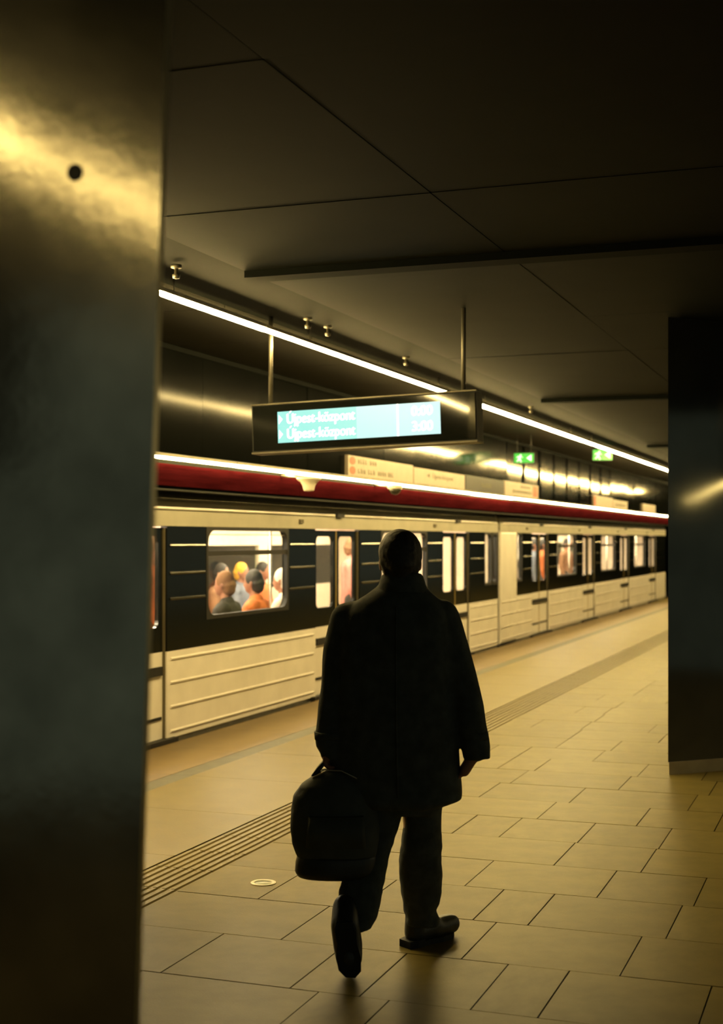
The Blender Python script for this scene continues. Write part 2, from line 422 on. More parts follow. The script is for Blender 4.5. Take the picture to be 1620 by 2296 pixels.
# ================================================================== LIGHT LINES
def led_line(name, label, x, z, y0, y1, m, w=0.034, h=0.03, group=None, rods=()):
    r = empty(name, (x, (y0 + y1) / 2, z), label, 'strip light', group)
    MB().box(x - w / 2 - .004, x + w / 2 + .004, y0, y1, z + .004, z + .03).build('housing', m_alu, r)
    prof = [(x + w / 2 * math.cos(math.radians(a)), z + .004 - h * math.sin(math.radians(a))) for a in range(0, 181, 30)]
    MB().prism(prof, 1, y0 + .01, y1 - .01, smooth=False).build('diffuser', m, r)
    for yy in rods:
        MB().tube([(x, yy, z + .03), (x, yy, 3.315)], .006, 8).build('hanger', m_alu, r)
    return r
G1 = 'strip lights of the upper light line'
led_line('strip_light', 'strip light of the upper line emerging beside the steel wall', -4.0, 3.195, 2.0, 8.95, m_led, group=G1, rods=(4, 7.6))
led_line('strip_light', 'long upper strip light ending behind the departure display', -4.0, 3.195, 8.96, 14.1, m_led, w=.031, h=.027, group=G1, rods=(9.8, 13.2))
led_line('strip_light', 'upper strip light to the right of the departure display', -4.0, 3.195, 14.12, 20.5, m_led, w=.036, h=.034, group=G1, rods=(15, 19.8))
led_line('strip_light', 'far upper strip light reaching the dark wall', -4.0, 3.195, 20.51, 44, m_led, w=.034, h=.03, group=G1, rods=(21.4, 31, 41))
led_line('strip_light', 'upper strip light behind the viewer, mirrored in the steel wall', -3.02, 3.195, -7.0, 1.4, m_led3, w=.05, h=.04, group=G1, rods=(-3, 0))
G2 = 'strip lights along the red band'
for a, b, w, lab in ((3.0, 10.53, .030, 'thin strip light over the red band at the left'), (10.54, 12.86, .033, 'strip light over the red band above the white speaker'),
                     (12.87, 17.9, .030, 'strip light under the long cream sign'), (17.92, 20.2, .040, 'thicker strip light below the dark sign box'),
                     (20.22, 44, .028, 'farthest strip light over the red band running to the dark wall')):
    led_line('strip_light', lab, -5.362, 2.375, a * 1.08, b * 1.08, m_led2, w=w, h=w * .8, group=G2)
# small ceiling fittings beside the upper line
for i, (u, v) in enumerate(((395, 597), (690, 712), (735, 731), (910, 806), (1190, 905))):
    X = -3.80; q = (u - 810) / F; d = X / (q * CS - SN); p = px(u, v, d)
    lab = ['small grey ceiling fitting nearest the steel wall', 'left one of the close pair of small ceiling fittings', 'right one of the close pair of small ceiling fittings',
           'small ceiling fitting above the departure display', 'farthest small ceiling fitting beside the upper light line'][i]
    r = empty('ceiling_fitting', (p.x, p.y, 3.31), lab, 'ceiling fitting', 'small fittings along the upper light line')
    MB().lathe([(.032, 3.312), (.032, 3.295), (.012, 3.29)], (p.x, p.y, 0), 14).build('rose', m_dalu, r)
    MB().lathe([(.012, 3.29), (.012, 3.26), (.024, 3.255), (.020, 3.235), (.005, 3.23)], (p.x, p.y, 0), 14).build('head', m_dalu, r)
# added unseen light, placed so its mirror image gives the dark wall's sheen
r = empty('strip_light', (4, 9.4, 2.2), 'unseen strip light added for its streak in the dark wall', 'strip light')
mb = MB(); P0, P1 = Vector((0.9, 10.22, 2.2)), Vector((6.8, 8.78, 2.2)); 
mb.tube([P0, P1], .03, 8); mb.build('diffuser', m_led4, r)
mb = MB().tube([P0 + Vector((0, 0, .04)), P1 + Vector((0, 0, .04))], .03, 6); mb.build('housing', m_alu, r)
for t in (.1, .9):
    p = P0.lerp(P1, t); MB().tube([p + Vector((0, 0, .05)), (p.x, p.y, 3.37)], .008, 6).build('hanger', m_alu, r)

# ================================================================== DISPLAY
dc = px(809, 947, 9.8)
disp = empty('departure_display', dc, 'hanging departure display with cyan screen and black case', 'display')
ROLL = math.radians(1.75); TILT = math.radians(-0.34); YAW = math.radians(0.5)
# local frame: x right, y away, z up
disp.rotation_euler = (Matrix.Rotation(YAW, 3, 'Z') @ Matrix.Rotation(TILT, 3, 'X') @ Matrix.Rotation(-ROLL, 3, 'Y')).to_euler()
DS = 9.8 / F
def lx(u): return (u - 815) * DS / 0.945
def lz(v): return (948 - v) * DS
LW0, LW1 = lx(562), lx(1068); LH = 0.172
def dbuild(mb, name, m, parent=None):
    o = mb.build(name, m); o.parent = parent or disp; return o
case = dbuild(MB().box(LW0, LW1, 0.012, 0.16, -LH, LH), 'case', m_black)
dbuild(MB().box(LW0 + .012, LW1 - .012, 0.0, 0.012, -LH + .012, LH - .012), 'front_glass', m_gloss)
dbuild(MB().box(LW0, LW1, -0.004, 0.02, LH - .004, LH + .006), 'top_trim', m_dalu)
dbuild(MB().box(LW0, LW1, -0.010, 0.16, -LH - .012, -LH), 'bottom_trim', m_dalu)
sx0, sx1 = lx(624), lx(990); sz = 0.113; xm = lx(805); xd = lx(897)
# screen spans left teal part and paler right part
scr = dbuild(MB().box(sx0, xm, -0.003, 0.002, -sz, sz), 'screen', m_screen)
dbuild(MB().box(xm, sx1, -0.003, 0.002, -sz, sz), 'screen', m_screen2)
dbuild(MB().box(xd - .007, xd + .007, -0.0045, -0.001, -sz, sz), 'divider_line', m_white, scr)
def dtext(s, size, x, z, m, bold=0.0):
    me = text_mesh(s, size)
    o = bpy.data.objects.new('text_line', me); COL.objects.link(o); me.materials.append(m); o.parent = scr
    o.rotation_euler = (math.pi / 2, 0, 0); o.location = (x, -0.0045, z)
    if bold:
        c = o.copy(); COL.objects.link(c); c.location = (x + bold, -0.0047, z + bold * .4)
    return o
for zz, tm in ((sz * .20, '0:00'), (-sz * .76, '3:00')):
    t = dtext('Újpest-központ', 0.098, lx(644), zz, m_white, .006)
    wd = max(v.co.x for v in t.data.vertices); t.scale = ((lx(801) - lx(644)) / wd, 1.05, 1)
    for ch in [c for c in COL.objects if c.name.startswith('text_line') and c.data == t.data]: ch.scale = t.scale
    t2 = dtext(tm, 0.098, lx(926), zz, m_white, .007)
    wd = max(v.co.x for v in t2.data.vertices)
    for ch in [c for c in COL.objects if c.name.startswith('text_line') and c.data == t2.data]: ch.scale = ((lx(972) - lx(926)) / wd, 1.0, 1)
    dbuild(MB().add([(lx(627), -.0045, zz), (lx(636), -.0045, zz + .034), (lx(627), -.0045, zz + .068)], [(0, 1, 2)]), 'arrow_mark', m_white, scr)
# rods to the ceiling
RW = Matrix.Rotation(YAW, 3, 'Z')
for u in (597, 1033):
    w = dc + RW @ Vector((lx(u), 0.08, 0))
    me = MB().tube([(w.x, w.y, dc.z + LH - .03 - lx(u) * math.tan(ROLL) * -1), (w.x, w.y, 3.35)], .016, 12).mesh('hanging_rod', dc)
    o = bpy.data.objects.new('hanging_rod', me); COL.objects.link(o); me.materials.append(m_dalu); o.parent = disp
    o.matrix_parent_inverse = Matrix.Identity(4)
    o.rotation_euler = disp.rotation_euler.to_matrix().inverted().to_euler()

# exit signs -----------------------------------------------------------
def exit_sign(name, label, c, w, h, mg, mw, rot, hang=None):
    r = empty(name, c, label, 'exit sign', 'green exit signs'); r.rotation_euler = (0, 0, rot)
    def b(mb, n, m, par=None):
        o = mb.build(n, m); o.parent = par or r; return o
    b(MB().box(-w / 2 - .008, w / 2 + .008, .004, .05, -h / 2 - .008, h / 2 + .008), 'case', m_black)
    f = b(MB().box(-w / 2, w / 2, 0, .006, -h / 2, h / 2), 'light_panel', mg)
    # running figure on the left half and arrow on the right half
    mb = MB(); y0, y1 = -.003, .001; q = h * .5; cx = -w * .22
    mb.prism([(cx + q * .22 + q * .17 * math.cos(t), q * .62 + q * .17 * math.sin(t)) for t in [i * math.pi / 5 for i in range(10)]], 1, y0, y1)
    for poly in ([(-.25, .42), (.18, .42), (.12, -.15), (-.12, -.15)], [(-.12, -.1), (.12, -.1), (.45, -.85), (.2, -.85)], [(-.12, -.05), (.05, -.2), (-.45, -.8), (-.62, -.65)],
                 [(.15, .40), (.18, .2), (.62, .05), (.62, .22)], [(-.25, .42), (-.2, .22), (-.6, .0), (-.62, .2)]):
        mb.prism([(cx + q * x, q * z) for x, z in poly], 1, y0, y1)
    b(mb, 'running_figure', mw, f)
    ax = w * .27
    b(MB().prism([(ax + q * .45, q * .7), (ax + q * .45, -q * .7), (ax - q * .55, 0)], 1, y0, y1), 'arrow_mark', mw, f)
    if hang:
        for s in (-.35, .35):
            b(MB().tube([(s * w, .03, h / 2), (s * w, .03, hang - c.z)], .007, 8), 'hanging_rod', m_black)
    return r
d1 = px(1042, 951, 9.72)
exit_sign('exit_sign', 'dim green exit sign at the right end of the departure display', px(1041, 951, 9.62), .105, .078, m_greend, m_exitwd, YAW)
exit_sign('exit_sign', 'blurry green exit sign above the far metal fascia', px(1174, 1027, 21.2), .30, .145, m_green, m_exitw, 0.15, hang=3.35)
exit_sign('exit_sign', 'brightest green exit sign just under the upper light line', px(1350, 1020, 24.0), .33, .18, m_green, m_exitw, 0.2, hang=3.35)

# ================================================================== SIGNS ON THE FASCIA
def gy(u, X):
    q = (u - 810) / F; d = X / (q * CS - SN); return d * (q * SN + CS)
SX = -5.372
def word(mb, y0, y1, zc, h):
    """short dark strokes: lettering too small to read in the photograph"""
    y = y0
    while y < y1:
        w = random.uniform(.045, .075); t = random.choice((0, 1, 2))
        mb.box(SX + .011, SX + .0125, y, y + .016, zc - h / 2, zc + h / 2 * random.choice((1, 1.3)))
        if t: mb.box(SX + .011, SX + .0125, y, y + w * .7, zc - h / 2, zc - h / 2 + .016)
        if t != 1: mb.box(SX + .011, SX + .0125, y + w * .5, y + w * .5 + .014, zc - h / 2, zc + h / 3)
        y += w + .022
def sign(label, u0, u1, zt, zb, name='station_sign', m=m_sign):
    y0, y1 = gy(u0, SX), gy(u1, SX)
    o = empty(name, (SX, (y0 + y1) / 2, zb), label, 'sign', 'signs along the fascia')
    MB().box(SX - .03, SX + .01, y0, y1, zb, zt).build('board', m, o)
    return o, y0, y1
ZT = 2.636; ZB = 2.412
o, y0, y1 = sign('long cream direction sign with two red discs above the man', 778, 924, ZT, ZB)
for zc in (2.580, 2.472):
    MB().prism([(y0 + .14 + .095 * math.cos(t * math.pi / 12), zc + .045 * math.sin(t * math.pi / 12)) for t in range(24)], 0, SX + .008, SX + .012).build('red_disc', m_signred, o)
    mb = MB()
    if zc > 2.564: word(mb, y0 + .32, y0 + .62, zc, .05); word(mb, y0 + .72, y0 + .92, zc, .05)
    else: word(mb, y0 + .32, y0 + .58, zc, .05); word(mb, y0 + .66, y0 + .9, zc, .05); word(mb, y0 + 1.0, y0 + 1.3, zc, .05); word(mb, y0 + 1.36, y0 + 1.55, zc, .05)
    tag(mb.build('lettering', m_ink, o), kind='stuff')
o, y0, y1 = sign('plain cream sign with one line of lettering beside the long direction sign', 926, 1040, ZT - .018, ZB)
me = text_mesh('Újpest-központ', .085, 'lettering'); me.materials.append(m_ink)
t = bpy.data.objects.new('lettering', me); COL.objects.link(t); t.parent = o
t.rotation_euler = (math.pi / 2, 0, math.pi / 2); t.location = (.0115, gy(967, SX) - (y0 + y1) / 2, 2.510 - ZB); t.scale = ((gy(1014, SX) - gy(967, SX)) / max(v.co.x for v in me.vertices), 1, 1)
MB().prism([(gy(955, SX), 2.537), (gy(961, SX), 2.564), (gy(961, SX), 2.510)], 0, SX + .008, SX + .012).build('arrow_mark', m_ink, o)
o, y0, y1 = sign('black display box with faint lettering between two cream signs', 1042, 1128, ZT - .01, ZB, 'sign_box', m_dkbox)
mb = MB(); word(mb, gy(1077, SX), gy(1099, SX), 2.515, .06); tag(mb.build('lettering', mat('faint_letters', (.16, .14, .09), .6), o), kind='stuff')
o, y0, y1 = sign('square cream sign right of the black display box', 1130, 1205, ZT, ZB)
mb = MB(); word(mb, gy(1165, SX), gy(1185, SX), 2.575, .045); word(mb, gy(1148, SX), gy(1190, SX), 2.488, .045); tag(mb.build('lettering', m_ink, o), kind='stuff')
MB().box(SX + .008, SX + .012, gy(1193, SX), gy(1203, SX), 2.434, 2.618).build('red_stripe', m_signred, o)
o, y0, y1 = sign('far cream sign with a red left edge', 1330, 1372, ZT, ZB)
MB().box(SX + .008, SX + .012, y0 + .01, y0 + .2, 2.424, 2.618).build('red_stripe', m_signred, o)
o, y0, y1 = sign('far cream sign stepping down beside the red edged one', 1373, 1405, ZT - .03, ZB)
mb = MB(); word(mb, y0 + .3, y1 - .3, 2.499, .05); tag(mb.build('lettering', m_ink, o), kind='stuff')
o, y0, y1 = sign('farthest small cream sign next to the dark wall', 1440, 1468, ZT - .01, ZB)
# speaker and dome under the red band
c = px(692, 1076, 13.5)
sp_ = empty('loudspeaker', c, 'white cone loudspeaker hanging under the red band', 'speaker')
MB().lathe([(.118, c.z + .022), (.122, c.z + .012), (.112, c.z), (.082, c.z - .022), (.062, c.z - .055), (.052, c.z - .095), (.046, c.z - .108), (.01, c.z - .112)], (c.x, c.y, 0), 28).build('horn', m_whiteplas, sp_)
MB().tube([(c.x, c.y, c.z + .02), (-5.41, c.y + .02, c.z + .045)], .014, 8).build('bracket', m_alu, sp_)
c = px(885, 1096, 16.1)
dm = empty('dome_camera', c, 'small dark dome camera under the red band near the man', 'camera')
MB().lathe([(.085, c.z + .045), (.09, c.z + .02), (.085, c.z)], (c.x, c.y, 0), 20).build('collar', m_whiteplas, dm)
MB().lathe([(.078, c.z), (.07, c.z - .03), (.045, c.z - .058), (.008, c.z - .07)], (c.x, c.y, 0), 20).build('dome', m_smoke, dm)
MB().tube([(c.x, c.y, c.z + .03), (-5.41, c.y + .02, c.z + .045)], .014, 8).build('bracket', m_alu, dm)
# ring in the floor
c = px(590, 1980, F * H / (1980 - HZ))
rg = empty('floor_marker', (c.x, c.y, 0), 'small round floor marker with a bright ring beside the ribbed strip', 'floor marker')
n = 28
MB().lathe([(.064, .0005), (.063, .004), (.046, .004), (.045, .0015), (.044, .0005)], (c.x, c.y, 0), n).build('ring', m_ring, rg)
MB().lathe([(.045, .0005), (.044, .0022), (.006, .003)], (c.x, c.y, 0), n).build('lens', m_ringc, rg)

# ================================================================== TRAIN
TX = -5.5
rib_me = MB().prism([(-.002, -.013), (.007, -.010), (.011, 0), (.007, .010), (-.002, .013)], 1, -.5, .5).mesh('rib')
ribc = rib_me.copy(); ribc.materials.append(m_cream); ribd = rib_me.copy(); ribd.materials.append(m_tdark)
WT = 0.06
def car(label, y0, y1, doors, endwins, white_end=None, glow=True):
    root = empty('train_car', (TX, (y0 + y1) / 2, 0), label, 'train car', 'cars of the metro train')
    def rib(ya, yb, z, m):
        o = shared('rib', m, root, (0.0, (ya + yb) / 2 - root.location.y, z), (1, yb - ya, 1)); return o
    def upper(ya, yb, win):
        if win:
            wa, wb, r = win
            frame_mb(MB(), TX - WT, TX, ya, yb, .76, 1.815, wa, wb, 1.01, 1.795, r).build('window_panel', m_tdark, root)
            w = frame_mb(MB(), TX - .035, TX + .004, wa - .02, wb + .02, .99, 1.813, wa + .015, wb - .015, 1.025, 1.782, max(r - .015, .02)).build('window', m_rubber, root)
            MB().box(TX - .03, TX - .022, wa, wb, 1.01, 1.80).build('pane', m_pane, w)
            if wb - wa > 1:
                MB().box(TX - .036, TX - .002, wa + .01, wb - .01, 1.555, 1.60).build('sash_bar', m_rubber, w)
                MB().box(TX - .036, TX - .010, wa + .03, wb - .03, 1.742, 1.748).build('sash_edge', m_alu, w)
            gaps = [(ya + .05, wa - .05), (wb + .05, yb - .05)]
        else:
            MB().box(TX - WT, TX, ya, yb, .76, 1.815).build('window_panel', m_tdark, root); gaps = [(ya + .05, yb - .05)]
        for ga, gb in gaps:
            if gb - ga > .25:
                for z in (1.20, 1.415, 1.65): rib(ga, gb, z, ribd)
    def wall(ya, yb, wins):
        MB().box(TX - WT, TX, ya, yb, .03, .76).build('lower_panel', m_cream, root)
        MB().box(TX - WT, TX - .012, ya, yb, -.14, .03).build('skirt', m_alu, root)
        for z in (.085, .29, .495, .695): rib(ya + .06, yb - .06, z, ribc)
        if not wins: upper(ya, yb, None)
        else:
            cuts = [ya] + [(wins[i][1] + wins[i + 1][0]) / 2 for i in range(len(wins) - 1)] + [yb]
            for i, w in enumerate(wins): upper(cuts[i], cuts[i + 1], w)
    DW = 0.68
    edges = [y0] + [e for d in doors for e in (d - DW, d + DW)] + [y1]
    if white_end: edges[0] = white_end
    for i in range(0, len(edges), 2):
        ya, yb = edges[i], edges[i + 1]
        wins = []
        if 0 < i < len(edges) - 2:
            c = (ya + yb) / 2; wins = [(c - .91, c + .91, .13)]
        else:
            wins = [w for w in endwins if ya < w[0] < yb]
        wall(ya, yb, wins)
    for d in doors:
        for s in (-1, 1):
            a, b = (d - DW + .02, d - .012) if s < 0 else (d + .012, d + DW - .02)
            lf = frame_mb(MB(), TX - .065, TX - .03, a, b, .76, 1.80, a + .075, b - .075, .965, 1.735, .06).box(TX - .065, TX - .03, a, b, .0, .76, 1).build('door', [m_tdark, m_cream], root)
            MB().box(TX - .052, TX - .046, a + .06, b - .06, .95, 1.75).build('pane', m_pane, lf)
            MB().box(TX - .034, TX - .012, a + (.06 if s < 0 else -.01), b - (-.01 if s < 0 else .03), .565, .64).build('bumper_bar', m_rubber, lf)
            MB().box(TX - .034, TX - .022, a + .05, b - .03, .195, .22).build('lower_bar', m_rubber, lf)
        MB().box(TX - .062, TX - .026, d - .012, d + .012, .0, 1.80).build('door_seal', m_seal, root)
        for e in (d - DW, d + DW): MB().box(TX - .06, TX - .015, e - .025, e + .025, .0, 1.80).build('door_post', m_groove, root)
        MB().box(TX - .03, TX + .045, d - DW - .12, d + DW + .12, -.12, .035).build('door_sill', m_rubber, root)
        MB().box(TX, TX + .035, d - .10, d + .10, 1.945, 1.985).build('door_sensor', m_rubber, root)
        MB().box(TX, TX + .02, d - 1.15, d - 1.05, 1.87, 1.91).build('cornice_lamp', m_groove, root)
    # cornice with a gutter rail, roof, underframe
    MB().prism([(TX - WT, 1.815), (TX + .004, 1.815), (TX + .004, 1.95), (TX - .012, 2.02), (TX - .03, 2.05), (TX - .10, 2.05)], 1, y0, y1).build('cornice', m_cornice, root)
    yy = y0
    marks = [y0] + [d for d in doors] + [y1]
    for a, b in zip(marks[:-1], marks[1:]):
        MB().tube([(TX + .012, a + .14, 1.965), (TX + .012, b - .14, 1.965)], .011, 8).build('gutter_rail', m_cream, root)
    prof = [(TX - .03, 2.05), (TX - .05, 2.09)] + [(TX - 1.35 + 1.30 * math.cos(math.radians(a)), 2.09 + .6 * math.sin(math.radians(a))) for a in range(10, 171, 10)] + [(TX - 2.65, 2.09)]
    inner = [(x * .98 - .02 * 6.85, z - .03) for x, z in prof[::-1]]
    MB().prism(prof, 1, y0, y1, smooth=True).build('roof', m_roof, root)
    MB().box(TX - 2.6, TX - .1, y0 + .1, y1 - .1, -.9, -.14).build('underframe', m_black, root)
    # interior
    MB().box(TX - 2.64, TX - WT, y0, y1, -.04, .0).build('interior_floor', m_infloor, root)
    MB().box(TX - 2.64, TX - WT, y0, y1, 2.03, 2.08).build('interior_ceiling', m_inwall, root)
    mb = MB().box(TX - 2.7, TX - 2.64, y0, y1, .0, 1.0).box(TX - 2.7, TX - 2.64, y0, y1, 1.62, 2.08)
    marks = sorted([y0] + [v for d in doors for v in (d - .85, d + .85)] + [y1])
    for m in marks: mb.box(TX - 2.7, TX - 2.64, max(y0, m - .16), min(y1, m + .16), 1.0, 1.62)
    mb.build('far_wall', m_inwall, root)
    MB().box(TX - 2.68, TX - 2.67, y0 + .02, y1 - .02, .98, 1.64).build('far_pane', m_pane, root)
    for ye in (y0, y1 - .05): MB().box(TX - 2.66, TX - WT, ye, ye + .05, -.04, 2.08).build('end_wall', m_inwall, root)
    if y0 + 6 < y1:
        k = y0 + .5
        while k + 1.5 < y1:
            for xx in (-.75, -1.95): MB().box(TX + xx - .09, TX + xx + .09, k, k + 1.5, 2.0, 2.028).build('ceiling_lamp', m_carlamp, root)
            k += 1.8
    for i in range(2, len(edges) - 2, 2):
        ya, yb = edges[i] + .1, edges[i + 1] - .1
        for xs, sg in ((TX - 2.62, 1), (TX - WT - .02, -1)):
            b = MB().prism([(xs, .10), (xs + sg * .42, .10), (xs + sg * .45, .43), (xs + sg * .12, .45), (xs + sg * .05, .93), (xs, .95)], 1, ya, yb).build('bench', m_seat, root)
    for d in doors:
        for e in (-.62, .62):
            MB().tube([(TX - .55, d + e, 0), (TX - .55, d + e, 2.03)], .016, 8).build('grab_pole', m_chrome, root)
    for xx in (-.7, -2.0): MB().tube([(TX + xx, y0 + .6, 1.86), (TX + xx, y1 - .6, 1.86)], .014, 6).build('handrail', m_chrome, root)
    if white_end:
        MB().prism([(TX - .5, .0), (TX - .03, .0), (TX + .012, .05), (TX + .012, 1.80), (TX - .02, 1.86), (TX - .5, 1.86)], 1, y0, white_end).build('end_panel', m_cream, root)
        for z in (.085, .29, .495, .695): rib(y0 + .03, white_end - .02, z, ribc).location.x = .012
        MB().box(TX - .4, TX - .02, y0 - .10, y0 - .005, -.1, 1.9).build('gangway_bellows', m_rubber, root)
    return root
D1 = [4.88, 9.65, 14.34, 19.07]; D2 = [24.5, 29.15, 33.8, 38.45]
car('nearer cream and black metro car with large lit windows behind the man', 2.6, 21.42, D1, [(20.62, 21.02, .08), (21.10, 21.36, .06)])
car('farther cream and black metro car beyond the pale end panel', 21.56, 41.0, D2, [(22.72, 23.05, .06)], white_end=22.64)

# ================================================================== PASSENGERS
def mesh_of(mb, voxel, name, smooth=4): return remeshed(mb, voxel, name, smooth=smooth)
def seated_meshes():
    # faces +x, seat at z .45
    b = MB().ball((0.02, 0, 1.27), .088, .072, .115).ball((0.045, 0, 1.22), .06, .052, .07).cap((.105, 0, 1.25), .012, (.112, 0, 1.235), .016)
    b.chain([((0, 0, 1.2), .05), ((-.01, 0, 1.08), .055), ((-.02, 0, .95), .11), ((-.02, 0, .55), .13)])
    for s in (-1, 1):
        b.ball((0.0, s * .076, 1.26), .02, .012, .032)
        b.chain([((-.02, s * .16, 1.02), .05), ((.02, s * .22, .78), .042), ((.24, s * .14, .68), .034), ((.32, s * .11, .66), .03)])
        for k in range(4): b.chain([((.33, s * .11 + (k - 1.5) * .017, .665), .010), ((.37, s * .11 + (k - 1.5) * .018, .655), .009), ((.39, s * .11 + (k - 1.5) * .018, .635), .008)])
        b.chain([((.31, s * .085, .67), .011), ((.34, s * .062, .675), .009)])
        b.chain([((0, s * .09, .56), .075), ((.42, s * .11, .55), .055), ((.44, s * .11, .12), .04), ((.5, s * .12, .06), .035)])
    body = mesh_of(b, .011, 'passenger_body')
    t = MB().chain([((-.02, 0, 1.09), .075), ((-.03, 0, .98), .135), ((-.02, 0, .75), .15), ((0, 0, .56), .165)])
    for s in (-1, 1): t.chain([((-.03, s * .12, 1.03), .08), ((-.02, s * .18, 1.0), .07), ((.02, s * .225, .78), .058), ((.2, s * .16, .69), .046)])
    top = mesh_of(t, .014, 'jacket')
    l = MB()
    for s in (-1, 1):
        l.chain([((0, s * .09, .57), .10), ((.42, s * .11, .56), .072), ((.44, s * .11, .16), .055)])
        l.chain([((.44, s * .11, .06), .05), ((.58, s * .13, .05), .04)])
    leg = mesh_of(l, .014, 'trousers')
    h = MB().ball((0.002, 0, 1.295), .096, .084, .108).cap((-.03, 0, 1.25), .085, (-.035, 0, 1.22), .07)
    hm = mesh_of(h, .010, 'hair', 3)
    return body, top, leg, hm
def standing_meshes():
    b = MB().ball((0.02, 0, 1.60), .088, .072, .115).ball((0.045, 0, 1.55), .06, .052, .07).cap((.105, 0, 1.58), .012, (.112, 0, 1.565), .016)
    b.chain([((0, 0, 1.53), .05), ((-.01, 0, 1.42), .055), ((-.01, 0, 1.28), .11), ((0, 0, .95), .12)])
    for s in (-1, 1):
        b.ball((0.0, s * .076, 1.59), .02, .012, .032)
        b.chain([((-.01, s * .16, 1.36), .05), ((-.02, s * .23, 1.08), .04), ((.06, s * .23, .86), .032), ((.07, s * .23, .80), .03)])
        for k in range(4): b.chain([((.05 + k * .018, s * .23, .79), .010), ((.052 + k * .018, s * .232, .745), .009), ((.056 + k * .016, s * .222, .715), .008)])
        b.chain([((.09, s * .22, .81), .011), ((.11, s * .205, .775), .009)])
        b.chain([((0, s * .09, .92), .085), ((.02, s * .10, .5), .055), ((0, s * .10, .10), .04), ((.10, s * .11, .05), .035)])
    body = mesh_of(b, .011, 'passenger_body')
    t = MB().chain([((-.01, 0, 1.43), .075), ((-.02, 0, 1.32), .135), ((-.01, 0, 1.1), .14), ((0, 0, .88), .155)])
    for s in (-1, 1): t.chain([((-.02, s * .12, 1.37), .08), ((-.015, s * .18, 1.33), .07), ((-.02, s * .235, 1.08), .055), ((.045, s * .235, .90), .045)])
    top = mesh_of(t, .014, 'jacket')
    l = MB()
    for s in (-1, 1):
        l.chain([((0, s * .09, .90), .11), ((.02, s * .10, .5), .075), ((0, s * .10, .12), .06)])
        l.chain([((-.02, s * .10, .05), .05), ((.14, s * .115, .045), .042)])
    leg = mesh_of(l, .014, 'trousers')
    h = MB().ball((0.002, 0, 1.625), .096, .084, .108).cap((-.03, 0, 1.58), .085, (-.035, 0, 1.55), .07)
    return body, top, leg, mesh_of(h, .010, 'hair', 3)
SEAT, STAND = seated_meshes(), standing_meshes()
for mm in (*SEAT, *STAND): mm.materials.append(m_skin)
def cloth(name, c): return mat(name, c, .8, var=.15, scale=15, bump=.1)
def passenger(label, kind, x, y, rot, topm, legm, hairm, skin=m_skin, head='hair'):
    ms = SEAT if kind == 'seat' else STAND
    o = bpy.data.objects.new('person', ms[0]); COL.objects.link(o)
    o.location = (x, y, 0.0); o.rotation_euler = (0, 0, rot)
    o.material_slots[0].link = 'OBJECT'; o.material_slots[0].material = skin
    tag(o, label, 'person', 'passengers in the train')
    for n, me, m in (('jacket', ms[1], topm), ('trousers', ms[2], legm), (head, ms[3], hairm)):
        c = bpy.data.objects.new(n, me); COL.objects.link(c); c.parent = o
        c.material_slots[0].link = 'OBJECT'; c.material_slots[0].material = m
    return o
c_or = cloth('orange_cloth', (.62, .17, .05)); c_ye = cloth('yellow_cloth', (.75, .42, .05)); c_wh = cloth('white_cloth', (.8, .74, .62)); c_dk = cloth('dark_cloth', (.03, .028, .022))
c_br = cloth('brown_cloth', (.22, .11, .05)); c_bl = cloth('grey_blue_cloth', (.16, .18, .22)); c_pk = cloth('rose_cloth', (.55, .22, .18)); c_gy = cloth('grey_cloth', (.3, .26, .2))
FX, NX = TX - 2.32, TX - .32
passenger('passenger with yellow cap and blue top seated across the large window', 'seat', FX, gy(540, FX), 0, c_bl, c_dk, c_ye, head='cap')
passenger('passenger in orange top seated across the large window', 'seat', FX, gy(588, FX), 0, c_or, c_dk, m_hair)
passenger('passenger in brown seated far side at left of the large window', 'seat', FX, gy(495, FX), 0, c_br, c_dk, m_hair)
passenger('dark clothed passenger with back to the large window, lower left', 'seat', NX, gy(505, NX), math.pi, c_dk, c_dk, c_br)
passenger('passenger in bright orange jacket with back to the large window', 'seat', NX, gy(570, NX), math.pi, c_or, c_dk, m_hair)
passenger('passenger in white shirt with back to the large window, right', 'seat', NX, gy(634, NX), math.pi, c_wh, c_dk, c_wh)
passenger('passenger in orange brown jacket standing behind the leftmost door window', 'stand', TX - .5, gy(338, TX - .5), 0, c_or, c_br, c_br)
passenger('passenger in rose jacket standing behind the door left of the man', 'stand', TX - .9, gy(788, TX - .9), 0.4, c_pk, c_dk, c_br)
passenger('passenger in orange jacket standing behind the door right of the man', 'stand', TX - .9, gy(1038, TX - .9), -.3, c_or, c_br, m_hair)
passenger('passenger in blue grey standing in the farther car near its pale end', 'stand', TX - .7, gy(1197, TX - .7), .2, c_bl, c_dk, m_hair)
passenger('passenger in orange standing in the farther car behind its first door', 'stand', TX - .7, gy(1218, TX - .7), .2, c_or, c_dk, m_hair)
passenger('passenger in brown filling the first large window of the farther car', 'stand', TX - 1.0, gy(1270, TX - 1.0), -.3, c_br, c_dk, m_hair)
passenger('passenger in rose seated in the second large window of the farther car', 'seat', FX, gy(1362, FX), 0, c_pk, c_dk, m_hair)

